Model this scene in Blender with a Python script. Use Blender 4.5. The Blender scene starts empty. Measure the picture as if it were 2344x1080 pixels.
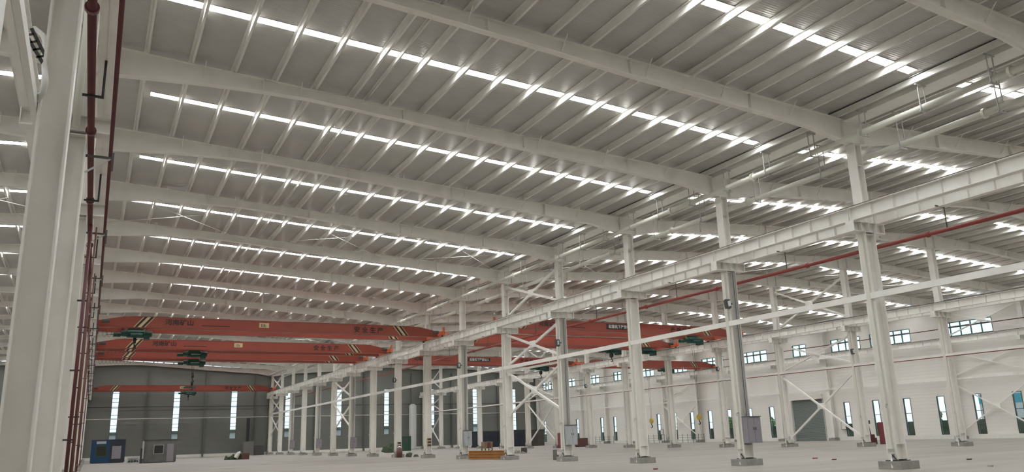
import bpy, math, random
from mathutils import Vector
random.seed(7)
sc = bpy.context.scene
COL = sc.collection

# ---------------------------------------------------------------- camera
FPX, YAW, PITCH, ROLL, EYE = 1819.22, .48395, .24729, -.03157, 1.604
def cam_axes():
    cy, sy, cp, sp = math.cos(YAW), math.sin(YAW), math.cos(PITCH), math.sin(PITCH)
    f = Vector((sy*cp, cy*cp, sp)); r0 = Vector((cy, -sy, 0)); u0 = r0.cross(f)
    cr, sr = math.cos(ROLL), math.sin(ROLL)
    return cr*r0+sr*u0, -sr*r0+cr*u0, f
r_, u_, f_ = cam_axes()
cam = bpy.data.cameras.new('camera'); co = bpy.data.objects.new('camera', cam); COL.objects.link(co)
from mathutils import Matrix
co.matrix_world = Matrix(((r_.x, u_.x, -f_.x, 0), (r_.y, u_.y, -f_.y, 0), (r_.z, u_.z, -f_.z, EYE), (0, 0, 0, 1)))
cam.sensor_width = 36; cam.lens = 36*FPX/2344; cam.clip_start = .1; cam.clip_end = 600
sc.camera = co

# ---------------------------------------------------------------- light, sky, exposure
SKYLIGHT = 31.0
w = bpy.data.worlds.new('overcast_sky'); sc.world = w; w.use_nodes = True
bg = w.node_tree.nodes['Background']
bg.inputs['Color'].default_value = (.84, .93, 1.0, 1); bg.inputs['Strength'].default_value = 1.5
sc.view_settings.view_transform = 'Standard'; sc.view_settings.look = 'None'
sc.view_settings.exposure = 0.0; sc.view_settings.gamma = 1; sc.view_settings.use_curve_mapping = False

# ---------------------------------------------------------------- materials
M = {}
def mat(name, col, rough=.5, metal=0., spec=.5, var=0., vscale=3., bump=None, emit=None, anis=None):
    m = bpy.data.materials.new(name); m.use_nodes = True
    nt = m.node_tree; b = nt.nodes['Principled BSDF']
    b.inputs['Base Color'].default_value = (*col, 1); b.inputs['Roughness'].default_value = rough
    b.inputs['Metallic'].default_value = metal; b.inputs['Specular IOR Level'].default_value = spec
    tc = nt.nodes.new('ShaderNodeTexCoord')
    if var:
        n = nt.nodes.new('ShaderNodeTexNoise'); n.inputs['Scale'].default_value = vscale; n.inputs['Detail'].default_value = 5
        mp = nt.nodes.new('ShaderNodeMapping'); nt.links.new(tc.outputs['Object'], mp.inputs['Vector'])
        if anis: mp.inputs['Scale'].default_value = anis
        nt.links.new(mp.outputs['Vector'], n.inputs['Vector'])
        r = nt.nodes.new('ShaderNodeValToRGB'); nt.links.new(n.outputs['Fac'], r.inputs['Fac'])
        r.color_ramp.elements[0].position = .3; r.color_ramp.elements[1].position = .7
        r.color_ramp.elements[0].color = (*[c*(1-var) for c in col], 1)
        r.color_ramp.elements[1].color = (*[min(1, c*(1+var)) for c in col], 1)
        nt.links.new(r.outputs['Color'], b.inputs['Base Color'])
    if bump:   # (direction axis, scale, strength, distance)
        wv = nt.nodes.new('ShaderNodeTexWave'); wv.bands_direction = bump[0]; wv.inputs['Scale'].default_value = bump[1]
        wv.inputs['Distortion'].default_value = 0
        nt.links.new(tc.outputs['Object'], wv.inputs['Vector'])
        bp = nt.nodes.new('ShaderNodeBump'); bp.inputs['Strength'].default_value = bump[2]; bp.inputs['Distance'].default_value = bump[3]
        nt.links.new(wv.outputs['Fac'], bp.inputs['Height']); nt.links.new(bp.outputs['Normal'], b.inputs['Normal'])
    if emit:
        b.inputs['Emission Color'].default_value = (*emit[0], 1); b.inputs['Emission Strength'].default_value = emit[1]
    M[name] = m; return m
mat('white_steel', (.86, .835, .78), .42, var=.05, vscale=1.3)
mat('beam_steel', (.87, .85, .80), .38, var=.05, vscale=1.5)
mat('purlin_steel', (.84, .82, .77), .36, metal=0, var=.04, vscale=2)
mat('roof_sheet', (.52, .505, .475), .2, spec=.8, var=.06, vscale=.5, bump=('Y', 3.0, .45, .012))
mat('wall_panel_white', (.84, .81, .755), .5, var=.03, vscale=.4, bump=('Z', .9, .25, .02))
mat('wall_panel_grey', (.155, .157, .14), .55, var=.06, vscale=.4, bump=('Z', .9, .25, .02))
mat('plinth_paint', (.80, .78, .72), .6, var=.04)
mat('concrete_floor', (.295, .272, .238), .62, spec=.35, var=.13, vscale=.22, anis=(.35, 2.2, 1))
mat('concrete_block', (.30, .285, .26), .85, var=.15, vscale=4)
mat('skylight_sheet', (.8, .9, .92), .4, emit=((.97, .985, 1.0), SKYLIGHT))
mat('crane_orange', (.285, .056, .034), .38, var=.08, vscale=.6)
mat('crane_orange_bright', (.62, .14, .055), .4)
mat('hoist_green', (.015, .075, .055), .5, var=.3, vscale=6)
mat('black', (.015, .014, .013), .5)
mat('letter_black', (.03, .012, .01), .6)
mat('stripe_cream', (.6, .5, .28), .6)
mat('dark_steel', (.06, .058, .055), .5)
mat('rail_steel', (.10, .085, .075), .5, var=.2, vscale=4)
mat('maroon_pipe', (.10, .022, .024), .4, var=.2, vscale=2)
mat('red_pipe', (.30, .055, .045), .42, var=.1, vscale=1)
mat('brown_pipe', (.17, .07, .045), .5, var=.2, vscale=2)
mat('white_pipe', (.72, .71, .63), .35)
mat('cable_white', (.7, .7, .66), .5)
mat('grey_cabinet', (.27, .25, .28), .45, var=.05)
mat('grey_cabinet_light', (.42, .45, .46), .45, var=.05)
mat('tray_grey', (.48, .48, .46), .4)
mat('shutter_grey', (.20, .225, .22), .5, bump=('Z', 2.6, .9, .05))
mat('window_frame', (.05, .075, .08), .5)
mat('window_frame_green', (.05, .14, .13), .5)
mat('timber_orange', (.42, .20, .055), .55, var=.12, vscale=3)
mat('wood', (.28, .19, .11), .7, var=.2, vscale=5)
mat('cabin_blue', (.008, .045, .12), .45, var=.15, vscale=1)
mat('cabin_dark', (.025, .03, .045), .5, var=.3, vscale=1)
mat('cabin_grey', (.14, .14, .125), .7, var=.2, vscale=1.2)
mat('glass_dark', (.03, .032, .025), .15)
mat('sheet_silver', (.45, .47, .47), .4)
mat('tarp_green', (.05, .07, .035), .8, var=.4, vscale=5)
mat('cabinet_green', (.02, .07, .04), .5)
mat('red_paint', (.26, .06, .075), .5)
mat('brown_paint', (.13, .05, .045), .5)
mat('container_brown', (.085, .07, .06), .6, var=.15)
mat('rubble', (.38, .35, .3), .9, var=.25, vscale=9)
mat('yellow_hook', (.55, .40, .05), .5)
mat('outside_ground', (.10, .11, .09), .9, var=.2, vscale=.3)
mat('outside_leaf', (.10, .17, .05), .8, var=.4, vscale=1.5)
mat('outside_bark', (.09, .07, .05), .9)
mat('outside_render', (.55, .56, .56), .8, var=.08)
mat('outside_blue', (.03, .32, .42), .5)
mat('lamp_glass', (.75, .8, .78), .2)
# window glass: thin pane, clear with a reflection
g = bpy.data.materials.new('window_glass'); g.use_nodes = True; nt = g.node_tree; nt.nodes.clear()
o_ = nt.nodes.new('ShaderNodeOutputMaterial'); tr = nt.nodes.new('ShaderNodeBsdfTransparent'); gl = nt.nodes.new('ShaderNodeBsdfGlossy')
mx = nt.nodes.new('ShaderNodeMixShader'); mx.inputs[0].default_value = .06
tr.inputs['Color'].default_value = (.92, .985, .975, 1); gl.inputs['Roughness'].default_value = .05
nt.links.new(tr.outputs[0], mx.inputs[1]); nt.links.new(gl.outputs[0], mx.inputs[2]); nt.links.new(mx.outputs[0], o_.inputs[0])
M['window_glass'] = g

# ---------------------------------------------------------------- mesh helpers
class MB:
    def __init__(s): s.v = []; s.f = []
    def add(s, vs, fs):
        n = len(s.v); s.v += [tuple(p) for p in vs]; s.f += [tuple(i+n for i in q) for q in fs]; return s
    def box(s, x0, y0, z0, x1, y1, z1):
        vs = [(x, y, z) for z in (z0, z1) for y in (y0, y1) for x in (x0, x1)]
        return s.add(vs, [(0, 2, 3, 1), (4, 5, 7, 6), (0, 1, 5, 4), (2, 6, 7, 3), (0, 4, 6, 2), (1, 3, 7, 5)])
    def cbox(s, c, d): return s.box(c[0]-d[0]/2, c[1]-d[1]/2, c[2]-d[2]/2, c[0]+d[0]/2, c[1]+d[1]/2, c[2]+d[2]/2)
    def bar(s, a, b, wd, ht, up=(0, 0, 1)):
        a = Vector(a); b = Vector(b); d = (b-a).normalized(); u = Vector(up)
        if abs(d.dot(u)) > .98: u = Vector((1, 0, 0))
        x = d.cross(u).normalized(); z = x.cross(d).normalized(); vs = []
        for p in (a, b):
            for i, j in ((-1, -1), (1, -1), (1, 1), (-1, 1)): vs.append(p + x*i*wd/2 + z*j*ht/2)
        return s.add(vs, [(0, 1, 2, 3), (7, 6, 5, 4), (0, 4, 5, 1), (1, 5, 6, 2), (2, 6, 7, 3), (3, 7, 4, 0)])
    def tube(s, pts, r, n=12):
        pts = [Vector(p) for p in pts]; rings = []
        px = None
        for i, p in enumerate(pts):
            d = (pts[min(i+1, len(pts)-1)]-pts[max(i-1, 0)]).normalized()
            if px is None:
                u = Vector((0, 0, 1)) if abs(d.z) < .9 else Vector((1, 0, 0)); px = d.cross(u).normalized()
            else: px = (px - d*px.dot(d)).normalized()
            py = d.cross(px)
            rr = r[i] if isinstance(r, (list, tuple)) else r
            rings.append([p + px*rr*math.cos(2*math.pi*k/n) + py*rr*math.sin(2*math.pi*k/n) for k in range(n)])
        b = len(s.v); vs = [v for q in rings for v in q]; fs = []
        for i in range(len(rings)-1):
            for k in range(n): fs.append((i*n+k, i*n+(k+1) % n, (i+1)*n+(k+1) % n, (i+1)*n+k))
        fs.append(tuple(range(n))[::-1]); fs.append(tuple((len(rings)-1)*n+k for k in range(n)))
        return s.add(vs, fs)
    def prism(s, poly, axis, a0, a1):
        """poly: 2D points; axis 'y' -> (x,z) outline extruded along y; 'x' -> (y,z); 'z' -> (x,y)."""
        n = len(poly)
        def P(q, t): return (q[0], t, q[1]) if axis == 'y' else ((t, q[0], q[1]) if axis == 'x' else (q[0], q[1], t))
        vs = [P(q, a0) for q in poly]+[P(q, a1) for q in poly]
        fs = [tuple(range(n)), tuple(range(2*n-1, n-1, -1))]+[(i, n+i, n+(i+1) % n, (i+1) % n) for i in range(n)]
        return s.add(vs, fs)
    def mesh(s, name, m):
        me = bpy.data.meshes.new(name); me.from_pydata(s.v, [], s.f); me.update()
        me.materials.append(M[m]); return me
def smooth(me):
    for p in me.polygons:
        if len(p.vertices) == 4: p.use_smooth = True
    return me
def recalc(me):
    import bmesh
    b = bmesh.new(); b.from_mesh(me); bmesh.ops.recalc_face_normals(b, faces=b.faces); b.to_mesh(me); b.free(); return me
def link(name, data, parent=None, loc=(0, 0, 0), rz=0):
    o = bpy.data.objects.new(name, data); COL.objects.link(o); o.location = loc; o.rotation_euler = (0, 0, rz)
    if parent: o.parent = parent
    return o
def thing(name, label, cat, loc=(0, 0, 0), rz=0, group=None, data=None):
    o = link(name, data, None, loc, rz); o['label'] = label; o['category'] = cat
    if group: o['group'] = group
    return o
def solo(name, mb, m, label, cat, loc=(0, 0, 0), rz=0, group=None, sm=False):
    me = recalc(mb.mesh(name, m))
    if sm: smooth(me)
    return thing(name, label, cat, loc, rz, group, me)
def part(name, mb, m, parent, loc=(0, 0, 0), sm=False, label=None):
    me = mb if isinstance(mb, bpy.types.Mesh) else recalc(mb.mesh(name, m))
    if sm: smooth(me)
    o = link(name, me, parent, loc)
    if label: o['label'] = label
    return o
def struct(name, mb, m, parent=None, loc=(0, 0, 0)):
    o = link(name, recalc(mb.mesh(name, m)), parent, loc)
    if not parent: o['kind'] = 'structure'
    return o
ORD = ['nearest the camera', 'second', 'third', 'fourth', 'fifth', 'sixth', 'seventh', 'eighth', 'ninth', 'tenth', 'eleventh', 'twelfth',
       'thirteenth', 'fourteenth', 'fifteenth', 'sixteenth', 'seventeenth', 'eighteenth', 'nineteenth', 'twentieth']
TENS = {2: 'twent', 3: 'thirt'}
def word(i):
    if i < 20: return ORD[i] if i else 'first'
    if (i+1) % 10 == 0: return {3: 'thirtieth', 4: 'fortieth'}[(i+1)//10]
    return TENS[(i+1)//10]+'y-'+['', 'first', 'second', 'third', 'fourth', 'fifth', 'sixth', 'seventh', 'eighth', 'ninth'][(i+1) % 10]
def nth(i): return ORD[0] if i == 0 else word(i)+' from the camera'
def text_mesh(txt, size, m, squeeze=1.0, bold=.0):
    c = bpy.data.curves.new('lettering', 'FONT'); c.body = txt; c.size = size; c.extrude = .004; c.space_character = 1.0
    t = bpy.data.objects.new('lettering_tmp', c); COL.objects.link(t)
    dg = bpy.context.evaluated_depsgraph_get(); dg.update()
    me = bpy.data.meshes.new_from_object(t.evaluated_get(dg)); bpy.data.objects.remove(t); bpy.data.curves.remove(c)
    me.materials.clear(); me.materials.append(M[m])
    vs = [(v.co.x*squeeze, -v.co.z, v.co.y) for v in me.vertices]; fs = [tuple(p.vertices) for p in me.polygons]
    out = MB()                 # upright, facing -Y; strokes thickened by overlaid shifted copies
    for i, (dx, dz) in enumerate([(0, 0)] if not bold else [(-bold, 0), (bold, 0), (0, bold), (0, -bold), (0, 0)]):
        out.add([(x+dx, y-.0006*i, z+dz) for x, y, z in vs], fs)
    return out.mesh('lettering', m)

# ---------------------------------------------------------------- grid of the hall
L = 8.0
YF = [-11.1 + L*i for i in range(20)]                 # frames; YF[3]=12.9 first in view, YF[19]=140.9
XL, XA, XB, XC, XD = -28.8, -.87, 27.05, 54.67, 78.6
WALL_D, WALL_L, WALL_B, WALL_F = 79.0, -29.4, 141.5, -12.5
RZ, VZ, EZ = 15.62, 14.14, 14.33
def roof(x):
    if x < XA: return RZ - (XA-x)*(RZ-VZ)/(XA-XL)
    if x < XB: return RZ - (x-XA)*(RZ-VZ)/(XB-XA)
    if x < XC: return VZ + (x-XB)*(RZ-VZ)/(XC-XB)
    return RZ - (x-XC)*(RZ-EZ)/(XD-XC)
SPANS = [('far left', XL, XA, 'v'), ('left', XA, XB, 'r'), ('middle', XB, XC, 'v'), ('right', XC, XD, 'r')]
SL = [y+4.08 for y in YF[1:-1]]                       # skylight strips sit mid bay

# floor and ground outside
struct('floor', MB().box(WALL_L-.2, WALL_F-.2, -.2, WALL_D+.2, WALL_B+.2, 0), 'concrete_floor')
gm = MB(); gm.box(-160, -160, -.32, 330, 330, -.22); struct('ground_outside', gm, 'outside_ground')

# roof sheet in four slopes, open where the skylight strips lie
for nm, x0, x1, _ in SPANS:
    cm = MB(); ys = [WALL_F-.2]
    for y in SL: ys += [y-.2, y+.2]
    ys.append(WALL_B+.2)
    xa = WALL_L-.2 if nm == 'far left' else x0; xb = WALL_D+.2 if nm == 'right' else x1
    za, zb = roof(x0)+(xa-x0)*(roof(x1)-roof(x0))/(x1-x0), roof(x1)+(xb-x1)*(roof(x1)-roof(x0))/(x1-x0)
    for i in range(0, len(ys), 2):
        cm.prism([(xa, za), (xb, zb), (xb, zb+.09), (xa, za+.09)], 'y', ys[i], ys[i+1])
    struct('ceiling_'+nm.replace(' ', '_'), cm, 'roof_sheet')

# skylight strips: translucent sheet in a slim curb
for nm, x0, x1, side in SPANS:
    a, b = (x0+1.9, x1-1.2) if side == 'r' else (x0+1.2, x1-1.9)
    pm = MB().prism([(a, roof(a)+.02), (b, roof(b)+.02), (b, roof(b)+.05), (a, roof(a)+.05)], 'y', -.2, .2)
    fm = MB()
    for yy in (-.2, .2): fm.prism([(a, roof(a)-.02), (b, roof(b)-.02), (b, roof(b)+.02), (a, roof(a)+.02)], 'y', yy-.015, yy+.015)
    for e0, e1 in ((x0+.02, a), (b, x1-.02)): fm.prism([(e0, roof(e0)), (e1, roof(e1)), (e1, roof(e1)+.06), (e0, roof(e0)+.06)], 'y', -.199, .199)
    pme, fme = recalc(pm.mesh('skylight_panel', 'skylight_sheet')), recalc(fm.mesh('skylight_curb', 'roof_sheet'))
    vis = 0
    for y in SL:
        lab = 'daylight strip glowing across the roof of the %s aisle, %s' % (nm, nth(vis) if y > 14 else '%s bay behind' % word(round((14-y)/8)))
        t = thing('roof_skylight', lab, 'skylight', (0, y, 0), 0, 'skylight strips of the %s aisle' % nm)
        part('panel', pme, None, t); part('curb', fme, None, t)
        if y > 14: vis += 1

# ---------------------------------------------------------------- walls
def wall_x(name, X, th, y0, y1, z0, z1f, openings, m):
    """wall across X..X+th, running in Y, openings = (y0,y1,z0,z1)."""
    ys = sorted({y0, y1} | {v for o in openings for v in o[:2]}); zs = sorted({z0, z1f} | {v for o in openings for v in o[2:]})
    b = MB()
    for i in range(len(ys)-1):
        for j in range(len(zs)-1):
            cy, cz = (ys[i]+ys[i+1])/2, (zs[j]+zs[j+1])/2
            if not any(o[0] < cy < o[1] and o[2] < cz < o[3] for o in openings): b.box(X, ys[i], zs[j], X+th, ys[i+1], zs[j+1])
    return struct(name, b, m)
def wall_y(name, Y, th, x0, x1, z0, z1, openings, m, top=None):
    xs = sorted({x0, x1} | {v for o in openings for v in o[:2]} | ({XA, XB, XC} if top else set())); zs = sorted({z0, z1} | {v for o in openings for v in o[2:]})
    b = MB()
    for i in range(len(xs)-1):
        for j in range(len(zs)-1):
            cx, cz = (xs[i]+xs[i+1])/2, (zs[j]+zs[j+1])/2
            if not any(o[0] < cx < o[1] and o[2] < cz < o[3] for o in openings): b.box(xs[i], Y, zs[j], xs[i+1], Y+th, zs[j+1])
        if top: b.prism([(xs[i], z1), (xs[i+1], z1), (xs[i+1], top(xs[i+1])), (xs[i], top(xs[i]))], 'y', Y, Y+th)
    return struct(name, b, m)
winN = [0]
def window(name_mb, glass_mb, m):
    winN[0] += 1
    o = struct('window_%d' % winN[0], name_mb, m)
    gp = link('glass_pane', recalc(glass_mb.mesh('glass_pane', 'window_glass')), o)
    return o

# right wall (bright): slit windows every 4 m, ribbon windows above, roller door
low = [(y-.42, y+.42, .47, 4.35) for y in [50.9+4*k for k in range(-9, 23)] if not (70 < y < 77)]
high = [(y-w_/2, y+w_/2, 10.35, 11.75) for y, w_ in [(34.9, 5), (42.9, 5), (50.9, 5.6), (59.9, 5.2), (66, 4.2), (73.1, 2.2), (81.2, 5.0), (89.4, 4.6), (97.4, 4.6), (105.4, 4.4), (113.4, 2.2), (121.4, 4.8), (129.4, 4.6), (137.0, 4.4)]]
door = (70.45, 75.3, 0, 5.0)
wall_x('wall_right', WALL_D, .2, WALL_F, WALL_B+.2, 0, 14.25, low+high+[door], 'wall_panel_white')
for y0, y1, z0, z1 in low:
    f = MB(); x0, x1 = WALL_D-.03, WALL_D+.14
    for yy in (y0, y1): f.box(x0, yy-.03, z0, x1, yy+.03, z1)
    for zz, h in ((z0, .06), (z1, .06), (2.75, .06), (1.35, .05)): f.box(x0, y0, zz-h/2, x1, y1, zz+h/2)
    window(f, MB().box(WALL_D+.07, y0, z0, WALL_D+.08, y1, z1), 'window_frame')
for y0, y1, z0, z1 in high:
    f = MB(); x0, x1 = WALL_D-.03, WALL_D+.14
    n = max(2, round((y1-y0)/1.15))
    for k in range(n+1): yy = y0+(y1-y0)*k/n; f.box(x0, yy-.028, z0, x1, yy+.028, z1)
    for zz in (z0, z1, z1-.42): f.box(x0, y0, zz-.035, x1, y1, zz+.035)
    window(f, MB().box(WALL_D+.07, y0, z0, WALL_D+.08, y1, z1), 'window_frame_green')
# roller door
dm = MB()
for k in range(40): dm.box(WALL_D+.05, door[0], k*.125, WALL_D+.09+.02*(k % 2), door[1], (k+1)*.125)
dr = struct('door_1', dm, 'shutter_grey')
link('shutter_box', recalc(MB().box(WALL_D-.25, door[0]-.1, 4.95, WALL_D, door[1]+.1, 5.5).mesh('shutter_box', 'wall_panel_white')), dr)
for s_ in (door[0]-.08, door[1]+.08): link('guide_rail', recalc(MB().box(WALL_D-.08, s_-.07, 0, WALL_D+.02, s_+.07, 5).mesh('guide_rail', 'tray_grey')), dr)
# plinth along the right wall
pb = MB().box(WALL_D-.12, WALL_F, 0, WALL_D, door[0]-.2, .42).box(WALL_D-.12, door[1]+.2, 0, WALL_D, WALL_B, .42)
struct('baseboard_right', pb, 'plinth_paint')
gi = MB().box(WALL_D-.1, WALL_F, 6.0, WALL_D, WALL_B, 6.12).box(WALL_D-.1, WALL_F, 10.1, WALL_D, WALL_B, 10.2)
struct('trim_1', gi, 'white_steel')

# back wall (grey): tall slit windows
bw = [(x-.48, x+.48, 2.72, 10.7) for x in (3.22, 12.15, 21.03, 29.9, 38.8, 47.55, 56.4, 65.2)] + [(x-.48, x+.48, 2.72, 10.7) for x in (-5.6, -14.5, -23.3)] + [(73.6-.48, 73.6+.48, 2.72, 10.7)]
wall_y('wall_back', WALL_B, .2, WALL_L, WALL_D, 0, 12.6, bw, 'wall_panel_grey', top=lambda x: roof(x)-.15)
for x0, x1, z0, z1 in bw:
    f = MB(); y0, y1 = WALL_B-.03, WALL_B+.14
    for xx in (x0, x1): f.box(xx-.03, y0, z0, xx+.03, y1, z1)
    z = z0
    for h in (0, 1.05, .9, .55, 1.0, .55, 1.05, .95, .55, .85): z += h; f.box(x0, y0, min(z, z1)-.03, x1, y1, min(z, z1)+.03)
    f.box(x0, y0, z1-.03, x1, y1, z1+.03)
    window(f, MB().box(x0, WALL_B+.07, z0, x1, WALL_B+.08, z1), 'window_frame')
struct('baseboard_back', MB().box(WALL_L, WALL_B-.1, 0, WALL_D, WALL_B, .45), 'plinth_paint')
wall_y('wall_front', WALL_F-.2, .2, WALL_L, WALL_D, 0, 12.6, [], 'wall_panel_white', top=lambda x: roof(x)-.15)
wall_x('wall_left', WALL_L-.2, .2, WALL_F-.2, WALL_B+.2, 0, 14.0, [(y, y+4, 10, 11.4) for y in range(0, 130, 10)], 'wall_panel_white')

# ---------------------------------------------------------------- columns
def h_col(w_, d, z0, z1, tf=.035, tw=.03):
    """H section: flanges face +-X, web along X."""
    b = MB(); b.box(-w_/2, -d/2, z0, -w_/2+tf, d/2, z1); b.box(w_/2-tf, -d/2, z0, w_/2, d/2, z1); b.box(-w_/2+tf, -tw/2, z0, w_/2-tf, tw/2, z1)
    return b
BR0, BR1, RAILZ = 9.10, 9.52, 10.14
def column_meshes(wl, wu, ztop, tips):
    d = .43; out = {}
    sh = h_col(wl, d, .3, BR0); 
    for z in (.36, .9, 9.0): sh.box(-wl/2+.035, -d/2+.03, z, wl/2-.035, d/2-.03, z+.02)
    out['shaft'] = (recalc(sh.mesh('shaft', 'white_steel')), None)
    up = h_col(wu, d, BR1, ztop)
    for z in (ztop-.05, 11.9): up.box(-wu/2+.035, -d/2+.03, z, wu/2-.035, d/2-.03, z+.02)
    out['upper_shaft'] = (recalc(up.mesh('upper_shaft', 'white_steel')), None)
    br = MB(); a, b = tips
    for z in (BR0, BR1-.025): br.box(a, -.2, z, b, .2, z+.025)
    br.box(a, -.012, BR0, b, .012, BR1)
    n = max(3, int((b-a)/.42))
    for k in range(n+1): xx = a+(b-a-.02)*k/n; br.box(xx, -.195, BR0+.02, xx+.02, .195, BR1-.02)
    out['bracket'] = (recalc(br.mesh('bracket', 'beam_steel')), None)
    out['footing'] = (recalc(MB().box(-.5, -.5, 0, .5, .5, .29).mesh('footing', 'concrete_block')), None)
    out['base_plate'] = (recalc(MB().box(-wl/2-.06, -.28, .29, wl/2+.06, .28, .32).mesh('base_plate', 'dark_steel')), None)
    return out
ROWS = [('left row', XA, .42, .42, 14.22, (-1.23, .77), YF[2:], 3), ('middle row', XB, .56, .40, 12.85, (-.87, .93), YF[3:], 4),
        ('third row', XC, .60, .42, 14.22, (-.95, .95), YF[4:], 5), ('wall row', XD, .44, .40, 13.1, (-1.2, .2), YF[4:], 6)]
COLS = {}
for nm, X, wl, wu, zt, tips, ys, _ in ROWS:
    ms = column_meshes(wl, wu, zt, tips); v = 0
    for y in ys:
        first = 12 if nm == 'left row' else (20 if nm == 'middle row' else 36)
        seen = y > first
        if nm == 'wall row': lab = 'white H-section steel column standing against the bright right wall, %s' % (nth(v) if seen else 'beyond the right edge')
        else: lab = 'white H-section steel column with crane bracket in the %s, %s' % (nm, nth(v) if seen else 'beyond the picture edge')
        t = thing('steel_column', lab, 'column', (X, y, 0), 0, 'columns of the '+nm); COLS[(nm, round(y, 1))] = t
        for k, (me, _m) in ms.items(): part(k, me, None, t)
        if seen: v += 1
# columns of the far-left valley, glimpsed past the near column
ms = column_meshes(.5, .4, 12.85, (-.3, .9)); v = 0
for y in YF[5:]:
    t = thing('steel_column', 'white steel column of the distant far left row, %s' % nth(v), 'column', (XL, y, 0), 0, 'columns of the far left row'); v += 1
    for k, (me, _m) in ms.items(): part(k, me, None, t)
# slim wind posts on the back wall
wp = recalc(h_col(.26, .22, 0, 13.6).mesh('wind_post', 'wall_panel_grey'))
for i, x in enumerate((7.8, 16.5, 24.4, 34.6, 43.3, 52.3, 60.3, 70.0)):
    thing('wind_post', 'slim grey wind post against the back wall, %s of eight counted from the left' % ['first', 'second', 'third', 'fourth', 'fifth', 'sixth', 'seventh', 'eighth'][i], 'post', (x, WALL_B-.24, 0), 0, 'wind posts on the back wall', wp)

# ---------------------------------------------------------------- rafters
def rafter_mesh(x0, x1, vside, z_shift=0):
    # bottom line as fraction from the valley end (0) to the ridge end (1)
    prof = [(0, 12.88), (.02, 12.9), (.09, 13.28), (.217, 13.5), (.29, 13.64), (.40, 13.83), (.528, 14.13), (.68, 14.42), (.741, 14.52), (.808, 14.51), (.87, 14.46), (1, 14.22)]
    pts = []
    for s_, z in prof:
        x = x0+(x1-x0)*s_ if vside == 'v' else x1-(x1-x0)*s_
        pts.append((x, z+z_shift*(1-s_)))
    pts.sort()
    b = MB(); top = [(x, roof(x)-.285) for x, _ in pts]
    for i in range(len(pts)-1):
        (xa, za), (xb, zb) = pts[i], pts[i+1]; ta, tb = top[i][1], top[i+1][1]
        b.prism([(xa, za), (xb, zb), (xb, tb), (xa, ta)], 'y', -.012, .012)
        b.prism([(xa, za), (xb, zb), (xb, zb+.022), (xa, za+.022)], 'y', -.15, .15)
        b.prism([(xa, ta-.022), (xb, tb-.022), (xb, tb), (xa, ta)], 'y', -.15, .15)
    def bot(x):
        for i in range(len(pts)-1):
            if pts[i][0] <= x <= pts[i+1][0]: t = (x-pts[i][0])/(pts[i+1][0]-pts[i][0]); return pts[i][1]+t*(pts[i+1][1]-pts[i][1])
        return 13
    for s_ in (.02, .2, .4, .6, .8, .98):    # splice stiffeners
        x = x0+(x1-x0)*s_; b.box(x-.015, -.145, bot(x)+.02, x+.015, .145, roof(x)-.30)
    brs = []; n = 8
    for k in range(1, n):                     # flange braces down from the purlins
        x = x0+(x1-x0)*k/n
        br = MB().bar((x, -.46, roof(x)-.24), (x, -.012, roof(x)-.72), .03, .03).box(x-.017, -.03, roof(x)-.74, x+.017, .03, roof(x)-.66).bar((x, .012, roof(x)-.72), (x, .46, roof(x)-.24), .03, .03)
        brs.append(recalc(br.mesh('flange_brace', 'purlin_steel')))
    return recalc(b.mesh('girder', 'white_steel')), brs
for nm, x0, x1, side in SPANS:
    a, b_ = rafter_mesh(x0, x1, side, .15 if nm == 'right' else 0); v = 0
    for y in YF[3:]:
        t = thing('roof_rafter', 'tapered white roof rafter spanning the %s aisle, %s' % (nm, nth(v)), 'roof beam', (0, y, 0), 0, 'rafters of the %s aisle' % nm); v += 1
        part('girder', a, None, t)
        for q in b_: part('flange_brace', q, None, t)

# ---------------------------------------------------------------- purlins
Y0, Y1 = WALL_F, WALL_B
def purlin(x, lab, group, h=.26, m='purlin_steel', fl=.085):
    z = roof(x)-.012; b = MB(); dr = -1 if (x < XA or XB < x < XC) else 1
    b.box(x-.006, Y0, z-h, x+.006, Y1, z)                    # web, top flange, bottom flange with a small lip
    b.box(min(x, x-fl*dr), Y0, z-.01, max(x, x-fl*dr), Y1, z); b.box(min(x, x+fl*dr), Y0, z-h, max(x, x+fl*dr), Y1, z-h+.01)
    b.box(x+fl*dr-.006, Y0, z-h, x+fl*dr+.006, Y1, z-h+.03)
    solo('roof_purlin', b, m, lab, 'purlin', group=group)
def pnum(i): return ['first', 'second', 'third', 'fourth', 'fifth', 'sixth', 'seventh', 'eighth', 'ninth', 'tenth', 'eleventh', 'twelfth', 'thirteenth', 'fourteenth', 'fifteenth', 'sixteenth', 'seventeenth', 'eighteenth', 'nineteenth'][i]
for i in range(18):
    purlin(XA+1.53+1.5*i, 'white roof purlin of the left aisle, %s counted down from the ridge' % pnum(i), 'purlins of the left aisle')
    if i < 18: purlin(XC-1.2-1.5*i, 'white roof purlin of the middle aisle, %s counted down from the ridge' % pnum(i), 'purlins of the middle aisle')
    if i < 15: purlin(XC+1.2+1.55*i, 'white roof purlin of the right aisle, %s counted down from the ridge' % pnum(i), 'purlins of the right aisle')
    if i < 15: purlin(XA-1.2-1.5*i, 'white roof purlin of the far left aisle, %s counted down from the ridge' % pnum(i), 'purlins of the far left aisle')
purlin(8.78, 'slim bright channel running between two purlins of the left aisle roof', None, .12, 'beam_steel', .05)
solo('roof_conduit', MB().tube([(18.62, Y0, roof(18.6)-.27), (18.62, Y1, roof(18.6)-.27)], .045, 8), 'white_pipe', 'thin pale conduit clipped along a purlin over the left aisle', 'conduit', sm=True)
solo('roof_cable', MB().tube([(25.75, Y0, 13.98), (25.75, Y1, 13.98)], .025, 6), 'black', 'thin black cable running under the roof beside the left valley gutter', 'cable')
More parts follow.
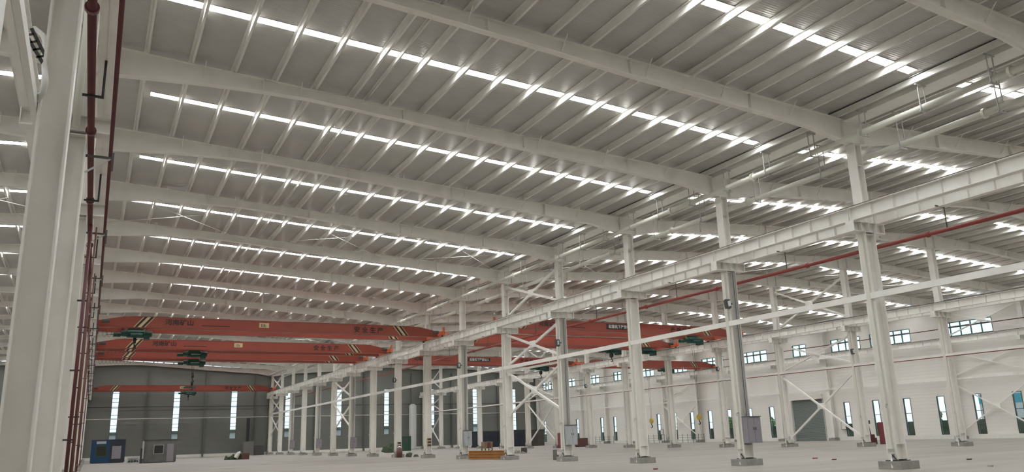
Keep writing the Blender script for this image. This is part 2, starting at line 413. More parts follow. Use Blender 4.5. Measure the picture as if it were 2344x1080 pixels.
# ridge closure strips and valley gutters
for X, lab in ((XA, 'left'), (XC, 'right')):
    solo('ridge_strut', MB().box(X-.45, Y0, RZ-.33, X-.39, Y1, RZ-.05).box(X+.39, Y0, RZ-.33, X+.45, Y1, RZ-.05), 'purlin_steel', 'pair of ridge purlins close together at the %s roof ridge' % lab, 'purlin')
gut = MB().box(XB-.42, Y0, VZ-.30, XB+.42, Y1, VZ-.27).box(XB-.44, Y0, VZ-.30, XB-.42, Y1, VZ+.03).box(XB+.42, Y0, VZ-.30, XB+.44, Y1, VZ+.03)
solo('valley_gutter', gut, 'beam_steel', 'long pale steel gutter in the roof valley above the middle column row', 'gutter')

# ---------------------------------------------------------------- crane runway beams, rails
def runway_mesh(ln):
    b = MB(); z0, z1 = BR1, RAILZ-.08
    b.box(-.15, 0, z0, .15, ln, z0+.022); b.box(-.17, 0, z1-.022, .17, ln, z1); b.box(-.008, 0, z0, .008, ln, z1)
    n = 8
    for k in range(n+1): y = .01+(ln-.035)*k/n; b.box(-.13, y, z0+.02, .13, y+.014, z1-.02)
    return recalc(b.mesh('runway_beam', 'beam_steel'))
rwm = runway_mesh(L-.03)
LINES = [('left side of the middle row', XB-.72, YF[2:]), ('right side of the middle row', XB+.76, YF[2:]), ('right side of the left row', XA+.52, YF[1:]),
         ('far side of the left row', XA-1.06, YF[1:]), ('left side of the third row', XC-.77, YF[3:]), ('right side of the third row', XC+.78, YF[3:]),
         ('inside of the wall row', XD-1.0, YF[3:]), ('far left row', XL+.7, YF[3:])]
for lab, X, ys in LINES:
    for i in range(len(ys)-1):
        thing('runway_beam', 'stiffened white crane runway beam on the %s, bay %s' % (lab, nth(i)), 'crane beam', (X, ys[i]+.015, 0), 0, 'runway beams on the '+lab, rwm)
    solo('crane_rail', MB().box(X-.035, ys[0], RAILZ-.08, X+.035, ys[-1], RAILZ), 'rail_steel', 'dark crane rail on top of the beams, %s' % lab, 'rail')

# ---------------------------------------------------------------- ties and cross bracing
def tie(X, z, ys, lab, h=.2, w_=.1):
    solo('tie_beam', MB().box(X-w_/2, ys[0], z-h/2, X+w_/2, ys[-1], z+h/2), 'beam_steel', lab, 'tie beam')
tie(XB-.33, 6.52, (YF[2], YF[-1]), 'long white box tie along the middle row of columns, sloping across the picture', .24, .1)
tie(XC-.36, 6.36, (YF[3], YF[-1]), 'long thin white tie along the third row of columns', .17, .1)
tie(XD-.27, 5.95, (YF[3], YF[-1]), 'long thin white tie along the columns at the right wall', .16, .1)
tie(XA-.26, 6.52, (YF[2], YF[-1]), 'long white tie along the far side of the left row', .2, .08)
solo('wall_pipe', MB().tube([(WALL_L+.2, WALL_B-.42, 6.15), (XD-.4, WALL_B-.42, 6.15)], .05, 8), 'white_pipe', 'thin pale pipe running level along the grey back wall', 'pipe', sm=True)
solo('wall_cable', MB().tube([(WALL_L+.2, WALL_B-.30, 7.97), (XD-.4, WALL_B-.30, 7.97)], .045, 8), 'black', 'black cable running level along the grey back wall above the pale pipe', 'cable', sm=True)
BRACED = [(YF[7], YF[8], 'nearer'), (YF[13], YF[14], 'middle'), (YF[18], YF[19], 'farthest')]
def cross(X, ya, yb, z0, z1, lab, s_=.13, group=None):
    t = thing('cross_brace', lab, 'brace', (X, (ya+yb)/2, (z0+z1)/2), 0, group)
    hy, hz = (yb-ya)/2-.22, (z1-z0)/2
    part('brace_bar', MB().bar((-.07, -hy, -hz), (-.07, hy, hz), s_, s_, (1, 0, 0)), 'beam_steel', t)
    part('brace_bar', MB().bar((.07, -hy, hz), (.07, hy, -hz), s_, s_, (1, 0, 0)), 'beam_steel', t)
    part('gusset_plate', MB().box(-.012, -.42, -.24, .012, .42, .24), 'beam_steel', t)
    for sy in (-1, 1):
        for sz in (-1, 1): part('end_plate', MB().box(-.012, sy*(hy-.05)-.16, sz*(hz-.05)-.2, .012, sy*(hy-.05)+.16, sz*(hz-.05)+.2), 'beam_steel', t)
for nm, X, lv in (('middle row', XB, (3.2, 6.2, 6.75, 8.95, 10.35, 12.6)), ('third row', XC, (.75, 5.9, 6.6, 8.8, 10.4, 13.7)), ('wall row', XD, (.8, 5.4, 6.3, 8.7, 10.4, 12.8)), ('left row', XA, (.8, 6.2, 6.75, 8.9, 10.4, 13.8))):
    for ya, yb, wh in BRACED:
        for k, pos in enumerate(('lower', 'middle', 'upper')):
            if nm == 'left row' and pos != 'upper': continue
            cross(X, ya, yb, lv[2*k], lv[2*k+1], '%s white X brace in the %s braced bay of the %s' % (pos, wh, nm), .14 if nm != 'wall row' else .11)
tb = MB().box(XB-.05, YF[7]+.2, 6.2, XB+.05, YF[8]-.2, 6.34); solo('brace_strut', tb, 'beam_steel', 'short white strut between columns under the long tie in the nearer braced bay', 'strut')
# thin roof rods
for nm, x0, x1, _ in SPANS:
    for yi in (7, 13):
        for j in range(3):
            a = x0+(x1-x0)*(j/3+.02); b_ = x0+(x1-x0)*((j+1)/3-.02); ya, yb = YF[yi]+.2, YF[yi+1]-.2
            za, zb = roof(a)-.55, roof(b_)-.55
            rb = MB().tube([(a, ya, za), (b_, yb, zb)], .014, 6).tube([(a, yb, za-.03), (b_, ya, zb-.03)], .014, 6)
            solo('roof_cross_rod', rb, 'cable_white', 'thin crossed white rods under %s aisle roof, %s bay, %s part' % (nm, 'nearer' if yi == 7 else 'farther', ['left', 'middle', 'right'][j]), 'brace rods')

# ---------------------------------------------------------------- pipes overhead
def ypipe(name, X, Z, r, m, lab, y0=YF[2], y1=YF[-1], flanges=(), n=14):
    t = thing(name, lab, 'pipe', (X, y0, Z))
    part('pipe_run', MB().tube([(0, 0, 0), (0, y1-y0, 0)], r, n), m, t, sm=True)
    if flanges:
        fb = recalc(MB().tube([(0, -.05, 0), (0, .05, 0)], r*1.55, n).mesh('flange', m))
        for y in flanges: part('flange', fb, None, t, (0, y-y0, 0))
    return t
ypipe('drain_pipe', XB-.72, 12.93, .125, 'white_pipe', 'thick cream drain pipe under the roof on the left side of the middle row', flanges=[YF[3]+6*k+1 for k in range(20)])
ypipe('drain_pipe', XB+.88, 12.47, .125, 'white_pipe', 'thick cream drain pipe under the roof on the right side of the middle row', flanges=[YF[3]+6*k+3 for k in range(20)])
ypipe('sprinkler_pipe', XB+.98, 8.66, .075, 'red_pipe', 'long red fire pipe hung beside the middle row over the middle aisle', flanges=[YF[3]+6*k for k in range(20)])
ypipe('sprinkler_pipe', XC-.34, 6.25, .03, 'red_pipe', 'long thin red fire pipe running just under the third row tie', y0=YF[4])
ypipe('sprinkler_pipe', XD-.35, 11.15, .045, 'maroon_pipe', 'thin maroon pipe crossing the ribbon windows on the right wall', y0=YF[4])
ypipe('fire_main', XA+.30, 8.8, .075, 'maroon_pipe', 'thick maroon fire main hung on the aisle side of the left row', y0=YF[2], flanges=[YF[3]+.9+6*k for k in range(21)])
ypipe('fire_branch', XA+.74, 8.82, .045, 'maroon_pipe', 'slimmer maroon pipe running beside the thick maroon fire main', y0=YF[2])
# trapeze hangers
def hangers(X, Zp, ys, lab, group, ztop, wdt=.34):
    b = MB()
    for s_ in (-1, 1): b.box(s_*wdt/2-.016, -.016, -.16, s_*wdt/2+.016, .016, ztop-Zp)
    hm = recalc(b.mesh('rod', 'tray_grey'))
    cb = recalc(MB().box(-wdt/2-.08, -.03, -.2, wdt/2+.08, .03, -.16).mesh('crossbar', 'tray_grey'))
    tp = recalc(MB().box(-wdt/2-.12, -.03, ztop-Zp, wdt/2+.12, .03, ztop-Zp+.04).mesh('crossbar', 'tray_grey'))
    for i, y in enumerate(ys):
        t = thing('pipe_hanger', lab+', '+nth(i), 'hanger', (X, y, Zp), 0, group)
        part('rods', hm, None, t); part('crossbar', cb, None, t); part('crossbar', tp, None, t)
hangers(XB-.72, 12.93, [YF[3]+1.6+2.62*k for k in range(40)], 'twin-rod hanger holding the cream drain pipe left of the middle row', 'hangers of the left cream drain pipe', 13.78)
hangers(XB+.88, 12.47, [YF[3]+2.4+4.0*k for k in range(26)], 'twin-rod hanger holding the cream drain pipe right of the middle row', 'hangers of the right cream drain pipe', 13.78)
# single rods of the red pipe
rm = recalc(MB().box(-.015, -.015, .075, .015, .015, 1.35).mesh('rod', 'dark_steel'))
am = recalc(MB().box(-.5, -.02, .86, .02, .02, .9).mesh('arm', 'dark_steel'))
for i, y in enumerate([YF[3]+5.2+8*k for k in range(15)]):
    t = thing('pipe_hanger', 'dark rod hanger dropping to the red pipe beside the middle row, '+nth(i), 'hanger', (XB+.98, y, 8.66), 0, 'rod hangers of the long red pipe')
    part('rod', rm, None, t); part('arm', am, None, t)
# L-shaped hangers of the maroon main
for i, y in enumerate([YF[3]+4.5+8*k for k in range(14)]):
    t = thing('pipe_hanger', 'black L-shaped hanger carrying the maroon fire main, '+nth(i), 'hanger', (XA+.30, y, 8.8), 0, 'L-shaped hangers of the maroon main')
    part('arm', MB().box(-.16, -.025, -.13, .24, .025, -.085), 'black', t)
    part('rod', MB().box(.19, -.03, -.11, .24, .03, .74), 'black', t)
# risers beside the left row, from the second visible column back
for i, y in enumerate((YF[5], YF[6], YF[9], YF[12])):
    t = thing('fire_riser', 'maroon vertical pipe clamped to the left row column, %s' % nth(i), 'pipe', (XA+.34, y-.42, 0), 0, 'maroon risers of the left row')
    part('pipe_run', MB().tube([(0, 0, .02), (0, 0, 8.72)], .055 if i == 0 else .04, 12), 'maroon_pipe', t, sm=True)
    for z in (1.9, 4.0, 6.2): part('clamp', MB().box(-.18, -.03, z, .09, .03, z+.05), 'black', t)
    part('valve', MB().tube([(0, 0, .55), (0, 0, .75)], .075, 12), 'brown_pipe', t, sm=True)
    if i > 1: continue
    t2 = thing('fire_riser', 'slim brown vertical pipe next to the maroon riser, %s' % nth(i), 'pipe', (XA+.5, y-.1, 0), 0, 'brown risers of the left row')
    part('pipe_run', MB().tube([(0, 0, .02), (0, 0, 8.74)], .024, 10), 'brown_pipe', t2, sm=True)
    for z in (2.6, 5.4): part('clamp', MB().box(-.26, -.02, z, .05, .02, z+.04), 'black', t2)
# brackets holding the maroon main at each left row column
for i, y in enumerate(YF[4:16]):
    t = thing('pipe_bracket', 'triangular dark steel bracket on left row column, %s' % nth(i), 'bracket', (XA+.21, y, 8.55), 0, 'pipe brackets of the left row')
    part('arm', MB().box(0, -.03, -.02, .62, .03, .03), 'dark_steel', t)
    part('strut', MB().bar((.02, 0, -.42), (.55, 0, -.01), .04, .04), 'tray_grey', t)
    part('stop', MB().box(.58, -.04, -.32, .62, .04, .14), 'dark_steel', t)
solo('downpipe', MB().tube([(0, 0, 9.15), (0, 0, 15.2)], .085, 12), 'white_pipe', 'white rain downpipe ending just above the bracket, beside the left row column second nearest', 'pipe', (XA-.05, YF[4]-.33, 0), sm=True)
# box downpipes with hook and foot valve on the middle and third rows
dpm = recalc(MB().box(-.055, -.09, .55, .055, .09, 9.0).mesh('pipe_run', 'white_pipe'))
elb = recalc(MB().tube([(0, 0, .55), (0, -.02, .4), (-.1, -.05, .3), (-.14, -.07, .04)], .05, 8).mesh('elbow', 'plinth_paint'))
col_ = recalc(MB().tube([(0, 0, .66), (0, 0, .74)], .12, 10).mesh('collar', 'tray_grey'))
leg = recalc(MB().bar((-.02, -.03, .6), (-.16, -.15, .30), .03, .03).bar((-.02, .03, .6), (.0, -.22, .30), .03, .03).mesh('stay', 'dark_steel'))
hk = recalc(MB().tube([(.0, -.1, 2.35), (-.1, -.16, 2.4), (-.2, -.2, 2.35), (-.2, -.2, 2.22)], .022, 8).mesh('hook', 'tray_grey'))
for nm, X, wl in (('middle row', XB, .56), ('third row', XC, .60)):
    v = 0
    for y in (YF[4:] if nm == 'middle row' else YF[6:]):
        t = thing('downpipe', 'white box downpipe on the left face of the %s column, %s' % (nm, nth(v)), 'pipe', (X-wl/2-.056, y-.02, 0), 0, 'downpipes of the '+nm); v += 1
        for k, me in (('pipe_run', dpm), ('elbow', elb), ('collar', col_), ('stay', leg), ('hook', hk)): part(k, me, None, t)

# ---------------------------------------------------------------- things fixed to the columns
def cabinet(X, y, z0, z1, w_, m, lab, deep=.32, tray=True, doors=2, group=None):
    t = thing('electrical_cabinet', lab, 'cabinet', (X, y, z0), 0, group)
    h = z1-z0
    part('body', MB().box(-w_/2, 0, 0, w_/2, deep, h), m, t)
    for k in range(doors):
        a = -w_/2+.015+k*(w_-.03)/doors; b = a+(w_-.03)/doors-.012
        d = part('door', MB().box(a, -.02, .02, b, -.001, h-.02), m, t)
        hx = b-.06 if k == 0 else a+.06
        part('handle', MB().box(hx-.012, -.045, h*.5, hx+.012, -.021, h*.5+.12), 'dark_steel', d)
    part('lid', MB().box(-w_/2-.03, -.05, h, w_/2+.03, deep, h+.03), 'dark_steel', t)
    return t
def tray(X, y, z0, z1, lab, w_=.2):
    t = thing('cable_tray', lab, 'cable tray', (X, y, z0))
    part('channel', MB().box(-w_/2, 0, 0, w_/2, .012, z1-z0).box(-w_/2, -.05, 0, -w_/2+.01, 0, z1-z0).box(w_/2-.01, -.05, 0, w_/2, 0, z1-z0), 'tray_grey', t)
    part('cable', MB().tube([(-.03, -.025, 0), (-.03, -.025, z1-z0)], .012, 6), 'black', t)
for k, m, z1, w_, lab in ((5, 'grey_cabinet', 2.16, .82, 'mauve-grey two-door electrical cabinet on the middle row column second from the camera'),
                  (7, 'grey_cabinet_light', 2.2, .70, 'pale blue-grey electrical cabinet on the middle row column fourth from the camera'),
                  (9, 'grey_cabinet_light', 2.18, .62, 'grey cabinet on the middle row column beside the orange steel stack'),
                  (13, 'grey_cabinet', 2.1, .60, 'grey cabinet on the tenth middle row column, before the braced bay'),
                  (15, 'grey_cabinet', 2.1, .60, 'grey cabinet on the twelfth middle row column'), (17, 'grey_cabinet', 2.1, .60, 'grey cabinet on the fourteenth middle row column, farthest such cabinet')):
    y = YF[k]
    cabinet(XB+.12, y-.58, 1.0, z1, w_, m, lab)
    tray(XB+.05, y-.245, z1+.05, 9.0, 'grey cable tray with black cables climbing above the cabinet, column ' + nth(k-4))
for k, n in ((10, 3), (11, 2)):
    t = thing('socket_board', 'row of %s small dark socket boxes on the middle row column, %s' % ('three' if n == 3 else 'two', nth(k-4)), 'socket boxes', (XB, YF[k]-.26, 1.0))
    for j in range(n):
        q = part('socket_box', MB().box(-.17, -.12, .26*j, .17, -.001, .26*j+.2), 'wood', t)
        part('cover', MB().box(-.13, -.14, .26*j+.06, .13, -.121, .26*j+.16), 'black', q)
t = thing('waste_barrel', 'dark brown barrel with a rag on top at the foot of a middle row column', 'barrel', (XB-.2, YF[11]-.95, 0))
part('drum', MB().tube([(0, 0, 0), (0, 0, .3), (0, 0, .32), (0, 0, .6), (0, 0, .62), (0, 0, .88)], [.29, .29, .31, .31, .29, .29], 18), 'brown_paint', t, sm=True)
part('rag', MB().tube([(-.1, 0, .88), (0, .05, 1.0), (.12, 0, .95), (.2, -.1, .8)], [.08, .13, .09, .03], 8), 'cable_white', t, sm=True)
solo('junk_heap', MB().tube([(-.35, 0, 0), (-.3, 0, .18), (-.1, 0, .3), (.05, 0, .34)], [.32, .3, .18, .03], 9).tube([(.5, .2, 0), (.5, .2, .22)], [.3, .16], 7), 'tarp_green', 'low dark junk heap beside the brown barrel', 'junk', (XB+.95, YF[11]-1.3, 0))
def flood(X, y, z, lab):
    t = thing('flood_light', lab, 'lamp', (X, y, z))
    part('housing', MB().prism([(-.14, -.2), (.0, -.26), (.06, .14), (-.08, .2)], 'x', -.18, .12), 'dark_steel', t)
    part('lens', MB().bar((-.06, -.2, -.16), (-.06, -.17, .1), .2, .02), 'lamp_glass', t)
    part('yoke', MB().box(.1, -.02, -.04, .3, .06, .03), 'dark_steel', t)
for k, lab in ((5, 'square flood light facing the aisle, high on the second middle row column'), (7, 'flood light on the fourth middle row column, above the nearer braced bay tie'), (9, 'flood light on the sixth middle row column'), (11, 'flood light on the eighth middle row column')):
    flood(XB-.52, YF[k]-.3, 7.45, lab)
for k, lab in ((7, 'flood light on the third row column at the nearer braced bay'), (9, 'flood light on the fourth third row column'), (12, 'flood light high on the seventh third row column')): flood(XC-.56, YF[k]-.3, 7.45, lab)
# near left column: hose loop, cable ladder
solo('cable_loop', MB().tube([(-1.76, 17.0, 9.72), (-1.56, 16.0, 9.3), (-1.33, 15.0, 8.72), (-1.19, 14.0, 8.12), (-1.115, 13.2, 7.5), (-1.03, 12.6, 6.98), (-1.0, 12.45, 6.78), (-1.02, 12.5, 6.64), (-1.1, 12.68, 6.58)], .045, 10), 'cable_white', 'white cable hanging in a loop from the beam beside the near left column', 'cable', sm=True)
cl = MB().bar((-1.40, 12.9, 7.75), (-1.06, 12.9, 7.2), .05, .02, (0, 1, 0)).bar((-1.30, 12.9, 7.8), (-1.06, 12.9, 7.35), .05, .02, (0, 1, 0))
for k in range(4): cl.bar((-1.36+.055*k, 12.9, 7.67-.11*k), (-1.26+.055*k, 12.9, 7.72-.11*k), .03, .02, (0, 1, 0))
solo('cable_ladder', cl, 'dark_steel', 'short dark ladder-like bracket behind the white cable loop', 'bracket')

# ---------------------------------------------------------------- overhead cranes
def hoist(parent, x, y, drop, sc_=1.0, yellow=False):
    """trolley hoist hung between the two girders; parts are sub-parts of the crane."""
    h = link('trolley_hoist', recalc(MB().box(-.9, -1.5, 10.62, .9, -1.38, 10.78).box(-.9, 1.38, 10.62, .9, 1.5, 10.78).box(-.85, -1.5, 10.4, -.75, 1.5, 10.62).box(.75, -1.5, 10.4, .85, 1.5, 10.62).mesh('trolley_hoist', 'hoist_green')), parent, (x, y, 0))
    part('drum', MB().tube([(-.95, 0, 9.95), (-.6, 0, 9.95), (-.55, 0, 9.95), (.6, 0, 9.95), (.65, 0, 9.95), (1.15, 0, 9.95)], [.2, .24, .31, .31, .24, .22], 16).box(-.5, -.2, 10.1, .5, .2, 10.5), 'hoist_green', h, sm=False)
    part('motor', MB().tube([(-.3, -.45, 9.75), (.5, -.45, 9.75)], .17, 12).tube([(-1.45, .1, 9.85), (-.95, .1, 9.85)], .15, 12).box(.6, -.4, 9.5, 1.0, .3, 9.85), 'hoist_green', h)
    part('rope', MB().tube([(-.12, 0, 9.9), (-.05, 0, drop+.35)], .012, 5).tube([(.12, 0, 9.9), (.05, 0, drop+.35)], .012, 5), 'dark_steel', h)
    part('hook_block', MB().tube([(-.1, 0, drop+.25), (.1, 0, drop+.25)], .24, 14).box(-.06, -.14, drop, .06, .14, drop+.25), 'yellow_hook' if yellow else 'black', h)
    part('hook', MB().tube([(0, 0, drop), (0, 0, drop-.14), (.1, 0, drop-.24), (.08, 0, drop-.38), (-.05, 0, drop-.42), (-.13, 0, drop-.32)], [.04, .045, .05, .05, .04, .015], 8), 'black', h, sm=True)
def crane(lab, xa, xb, y, text_l=None, text_r=None, plate=None, hoists=(), gap=2.6, gw=.55, zb=10.2, zt=11.02, sign10=None, stripes=True, group=None):
    t = thing('overhead_crane', lab, 'crane', ((xa+xb)/2, y, 0), 0, group); cx = (xa+xb)/2
    hl = (xb-xa)/2
    for gi_, gy in enumerate((0, gap)):
        poly = [(-hl, zb+.02), (-hl+.5, zb), (hl-.5, zb), (hl, zb+.02), (hl, zt-.42), (hl-1.9, zt-.04), (hl-2.6, zt), (-hl+2.6, zt), (-hl+1.9, zt-.04), (-hl, zt-.42)]
        b = MB().prism(poly, 'y', gy, gy+gw).box(-hl+.2, gy-.04, zb-.012, hl-.2, gy+gw+.04, zb).box(-hl+2.4, gy-.04, zt, hl-2.4, gy+gw+.04, zt+.012)
        gir = part('girder', b, 'crane_orange', t)
        if stripes:
            for sx, d in ((-1, 1), (1, -1)):
                hh = zt-zb-.06
                for j, (mm, off, ww) in enumerate((('stripe_cream', -.08, .08), ('letter_black', 0, .2), ('stripe_cream', .2, .24), ('letter_black', .44, .2), ('stripe_cream', .64, .06))):
                    q = (-hl+2.67+off) if sx < 0 else (hl-3.62+off); sh = .62*d
                    part('warning_stripe', MB().prism([(q, zb+.03), (q+ww, zb+.03), (q+ww+sh, zb+.03+hh), (q+sh, zb+.03+hh)], 'y', gy-.008, gy-.002), mm, gir)
        if gi_ == 0:
            if text_l:
                me = text_mesh(text_l, .46, 'letter_black', 1.1, .014); part('lettering', me, None, gir, (-hl+4.7, -.006, zb+.3))
                part('underline', MB().box(-hl+7.3, -.012, zb+.26, -hl+9.3, -.004, zb+.32), 'letter_black', gir)
            if text_r:
                me = text_mesh(' '.join(text_r), .52, 'letter_black', 1.0, .014); part('lettering', me, None, gir, (hl-7.7, -.006, zb+.2))
            if plate:
                pl = part('sign_plate', MB().box(-1.6, -.03, zb+.25, 1.3, -.001, zb+.68), 'black', gir)
                me = text_mesh(plate, .34, 'cable_white', .95, .004); me_o = part('lettering', me, None, gir, (-1.42, -.036, zb+.35))
            if sign10:
                part('capacity_plate', MB().box(sign10, -.02, zb+.28, sign10+.75, -.001, zb+.66), 'stripe_cream', gir)
                part('lettering', text_mesh('10t', .34, 'letter_black', .9, .004), None, gir, (sign10+.1, -.026, zb+.34))
    for sx in (-1, 1):
        e = part('end_carriage', MB().box(sx*(hl-.12)-.16, -.9, zb+.03, sx*(hl-.12)+.16, gap+gw+.9, zb+.38), 'crane_orange_bright', t)
        for yy in (-.65, gap+gw+.65):
            part('wheel', MB().tube([(sx*(hl-.12)-.07, yy, RAILZ+.14), (sx*(hl-.12)+.07, yy, RAILZ+.14)], .14, 14), 'dark_steel', e)
        part('travel_motor', MB().tube([(sx*(hl-.5), -.7, zb+.3), (sx*(hl-1.0), -.7, zb+.3)], .13, 12), 'dark_steel', e)
        part('buffer', MB().box(sx*(hl-.12)-.12, -1.1, zb+.08, sx*(hl-.12)+.12, -.9, zb+.3).box(sx*(hl-.12)-.05, -1.0, zb+.38, sx*(hl-.12)+.1, -.85, zb+.7), 'crane_orange_bright', e)
    for hx, drop, yel in hoists: hoist(t, hx-cx, gap/2+gw/2, drop, yellow=yel)
    # festoon cable loops on the far girder
    fc = MB(); x = -hl+.6
    for k in range(9):
        fc.tube([(x, gap-.25, zb-.02), (x+.06, gap-.25, zb-.36), (x+.16, gap-.25, zb-.45), (x+.26, gap-.25, zb-.36), (x+.3, gap-.25, zb-.02)], .012, 5); x += .32
    part('festoon_cable', fc, 'dark_steel', t)
    return t
a1, b1 = XA+.52-.05, XB-.72+.05
crane('orange double-girder crane nearest in the left aisle with hoist at its left', a1, b1, 64.1, '河南矿山', '安全生产', hoists=((2.4, 9.2, False),), sign10=11.1-13.0)
crane('second orange crane in the left aisle, green hoist left of its middle', a1, b1, 77.8, '河南矿山', '安全生产', hoists=((8.0, 7.75, False),), sign10=9.3-11.0)
crane('third orange crane close behind the second in the left aisle', a1, b1, 85.9, None, None, hoists=((8.8, 7.6, False),), gap=2.6)
crane('farthest orange crane of the left aisle just before the back wall', a1, b1, 136.0, None, '安全生产', hoists=((13.4, 9.2, False),), sign10=-1.0, gap=2.2)
a2, b2 = XB+.76-.05, XC-.77+.05
crane('orange crane nearest in the middle aisle with black sign plate', a2, b2, 57.5, '河南矿山', '严禁超载', plate='起重机下严禁站人', hoists=((50.0, 2.6, True),))
crane('second orange crane of the middle aisle, right behind the nearest', a2, b2, 67.0, None, None, hoists=((47.2, 9.2, False), (51.7, 2.5, True)))
crane('third orange crane of the middle aisle with orange end carriage', a2, b2, 86.9, '河南矿山', '严禁超载', plate='起重机下严禁站人', hoists=((50.0, 9.1, False),))
a3, b3 = XC+.78-.05, XD-1.0+.05
crane('orange crane in the right aisle below the ribbon windows', a3, b3, 87.6, None, None, hoists=((70.5, 9.1, False),))

# ---------------------------------------------------------------- things on the floor
def site_cabin(name, lab, x, y, wx, wy, h, m, side):
    t = thing(name, lab, 'cabin', (x, y, 0))
    part('body', MB().box(0, 0, .08, wx, wy, h), m, t)
    part('roof_edge', MB().box(-.05, -.06, h, wx+.05, wy+.05, h+.08), 'dark_steel', t)
    part('skid', MB().box(.1, 0, 0, wx-.1, .15, .08).box(.1, wy-.15, 0, wx-.1, wy, .08), 'dark_steel', t)
    return t
t = site_cabin('site_cabin', 'dark blue site cabin with pale notice and window by the left row', .35, 112, 3.75, 5.5, 2.72, 'cabin_blue', 1)
part('notice_board', MB().box(.55, -.03, 2.3, 1.6, -.001, 2.6), 'sheet_silver', t)
wf = part('window_frame', MB().box(.5, -.03, .75, 1.75, -.001, 2.1), 'cabinet_green', t)
part('glass', MB().box(.6, -.04, .85, 1.65, -.031, 2.0), 'glass_dark', wf)
part('side_panel', MB().box(2.05, -.03, .1, 3.7, -.001, 2.65), 'cabin_dark', t)
part('poster', MB().box(2.3, -.04, .5, 3.3, -.031, 2.0), 'grey_cabinet', t)
t = site_cabin('site_cabin', 'weathered grey site cabin with barred dark window right of the blue cabin', 5.6, 101, 3.4, 5, 2.45, 'cabin_grey', 1)
wf = part('window_frame', MB().box(1.0, -.04, .95, 2.05, -.001, 1.95), 'sheet_silver', t)
gb = MB().box(1.06, -.05, 1.01, 1.99, -.041, 1.89); part('glass', gb, 'glass_dark', wf)
gb = MB()
for k in range(6): gb.box(1.12+.16*k, -.075, 1.01, 1.14+.16*k, -.055, 1.89)
part('window_bars', gb, 'dark_steel', wf)
part('door', MB().box(2.4, -.03, .1, 3.1, -.001, 2.05), 'grey_cabinet', t)
part('side_sheet', MB().box(-.15, -.4, .5, -.02, .4, 2.4), 'sheet_silver', t)
part('side_flap', MB().box(-.35, -.2, 0, -.08, .3, 1.6), 'dark_steel', t)
t = thing('material_crate', 'low crate of green and white clutter between the two cabins', 'crate', (4.3, 108, 0))
cb = MB()
for k in range(5): cb.box(.02+.3*k, 0, 0, .06+.3*k, .05, .6)
for z in (0, .28, .56): cb.box(0, 0, z, 1.26, .05, z+.05)
part('frame', cb, 'sheet_silver', t)
part('back_panel', MB().box(0, .75, 0, 1.26, .8, .6), 'sheet_silver', t)
hb = MB()
for k in range(9): hb.tube([(.15+.12*k, .2+.05*(k % 3), 0), (.2+.1*k, .3, .35+.2*random.random())], [.12, .04], 7)
part('clutter', hb, 'tarp_green', t)
def heap(lab, x, y, n, r, m, s_=.35, cat='rubble', nm='rubble_heap'):
    b = MB()
    for k in range(n):
        a = random.random()*6.28; d = random.random()**.6*r; sz = s_*(.4+random.random())*(1.15-d/r*.7)
        px, py = math.cos(a)*d, math.sin(a)*d*.6
        b.tube([(px, py, 0), (px+sz*.1, py, sz*.5), (px, py+sz*.1, sz)], [sz*.6, sz*.55, sz*.15], 6)
    solo(nm, b, m, lab, cat, (x, y, 0))
t = thing('debris_pile', 'pile of sacks, bars and a brown box in the open before the back wall', 'debris', (15.3, 101, 0))
hb = MB()
for k in range(10): hb.tube([(-.9+.2*k, .1*(k % 3), 0), (-.85+.2*k, .1, .3+.4*random.random())], [.2, .1], 7)
part('sacks', hb, 'tarp_green', t); part('box', MB().box(.9, -.3, 0, 1.7, .3, .7), 'brown_paint', t)
part('wrap', MB().tube([(.2, -.2, .2), (.5, -.2, .75), (.7, -.1, .9)], [.25, .2, .05], 7), 'cable_white', t)
t = thing('machine_cabinet', 'dark grey machinery and cabinet standing by the last middle row column', 'cabinet', (22.4, 138.4, 0))
part('body', MB().box(0, 0, 0, 1.6, 1.6, 2.2), 'wall_panel_grey', t); part('duct', MB().box(.5, .9, 2.2, .95, 1.3, 5.9), 'black', t); part('annex', MB().box(1.6, .2, 0, 3.3, 1.5, 1.5), 'dark_steel', t)
solo('storage_tank', MB().tube([(0, 0, 0), (0, 0, .2), (0, 0, 7.6), (0, 0, 7.9)], [.72, .66, .66, .3], 24), 'tray_grey', 'tall slim round grey tank standing near the back wall', 'tank', (51.5, 138.6, 0), sm=True)
t = thing('control_cabinet', 'dark green cabinet with small dials left of the tall round tank', 'cabinet', (42.6, 119.4, 0))
part('body', MB().box(0, 0, 0, 1.5, .9, 2.2), 'cabinet_green', t); part('dial_panel', MB().box(.2, -.03, 1.4, 1.0, -.001, 1.9), 'dark_steel', t)
solo('tarp_bundle', MB().tube([(0, 0, 0), (.1, 0, .5), (.5, .1, 1.0), (.9, .1, 1.25)], [.9, .8, .55, .1], 9), 'tarp_green', 'dark green tarpaulin bundle behind the seventh middle row bay', 'tarp', (36.5, 108, 0))
for x, y, wx, wy, h, lab in ((59.5, 126, 3.1, 5, 2.7, 'dark charcoal container left of the third row column, leftmost of three'), (64.2, 124, 2.3, 4, 2.75, 'dark blue-black container, middle of the three'), (67.8, 122, 1.3, 4, 2.7, 'brown-grey container, rightmost of the three, near the braced bay')):
    t = thing('shipping_container', lab, 'container', (x, y, 0))
    b = MB().box(.03, .03, 0, wx-.03, wy-.03, h-.05)
    n = int(wx/.2)
    for k in range(n): b.box(.08+k*.2, 0, .1, .16+k*.2, .03, h-.12)
    part('body', b, 'cabin_dark' if 'blue' in lab or 'charcoal' in lab else 'container_brown', t)
    part('frame', MB().box(0, -.01, h-.12, wx, wy, h).box(0, -.02, 0, .08, .06, h).box(wx-.08, -.02, 0, wx, .06, h), 'dark_steel', t)
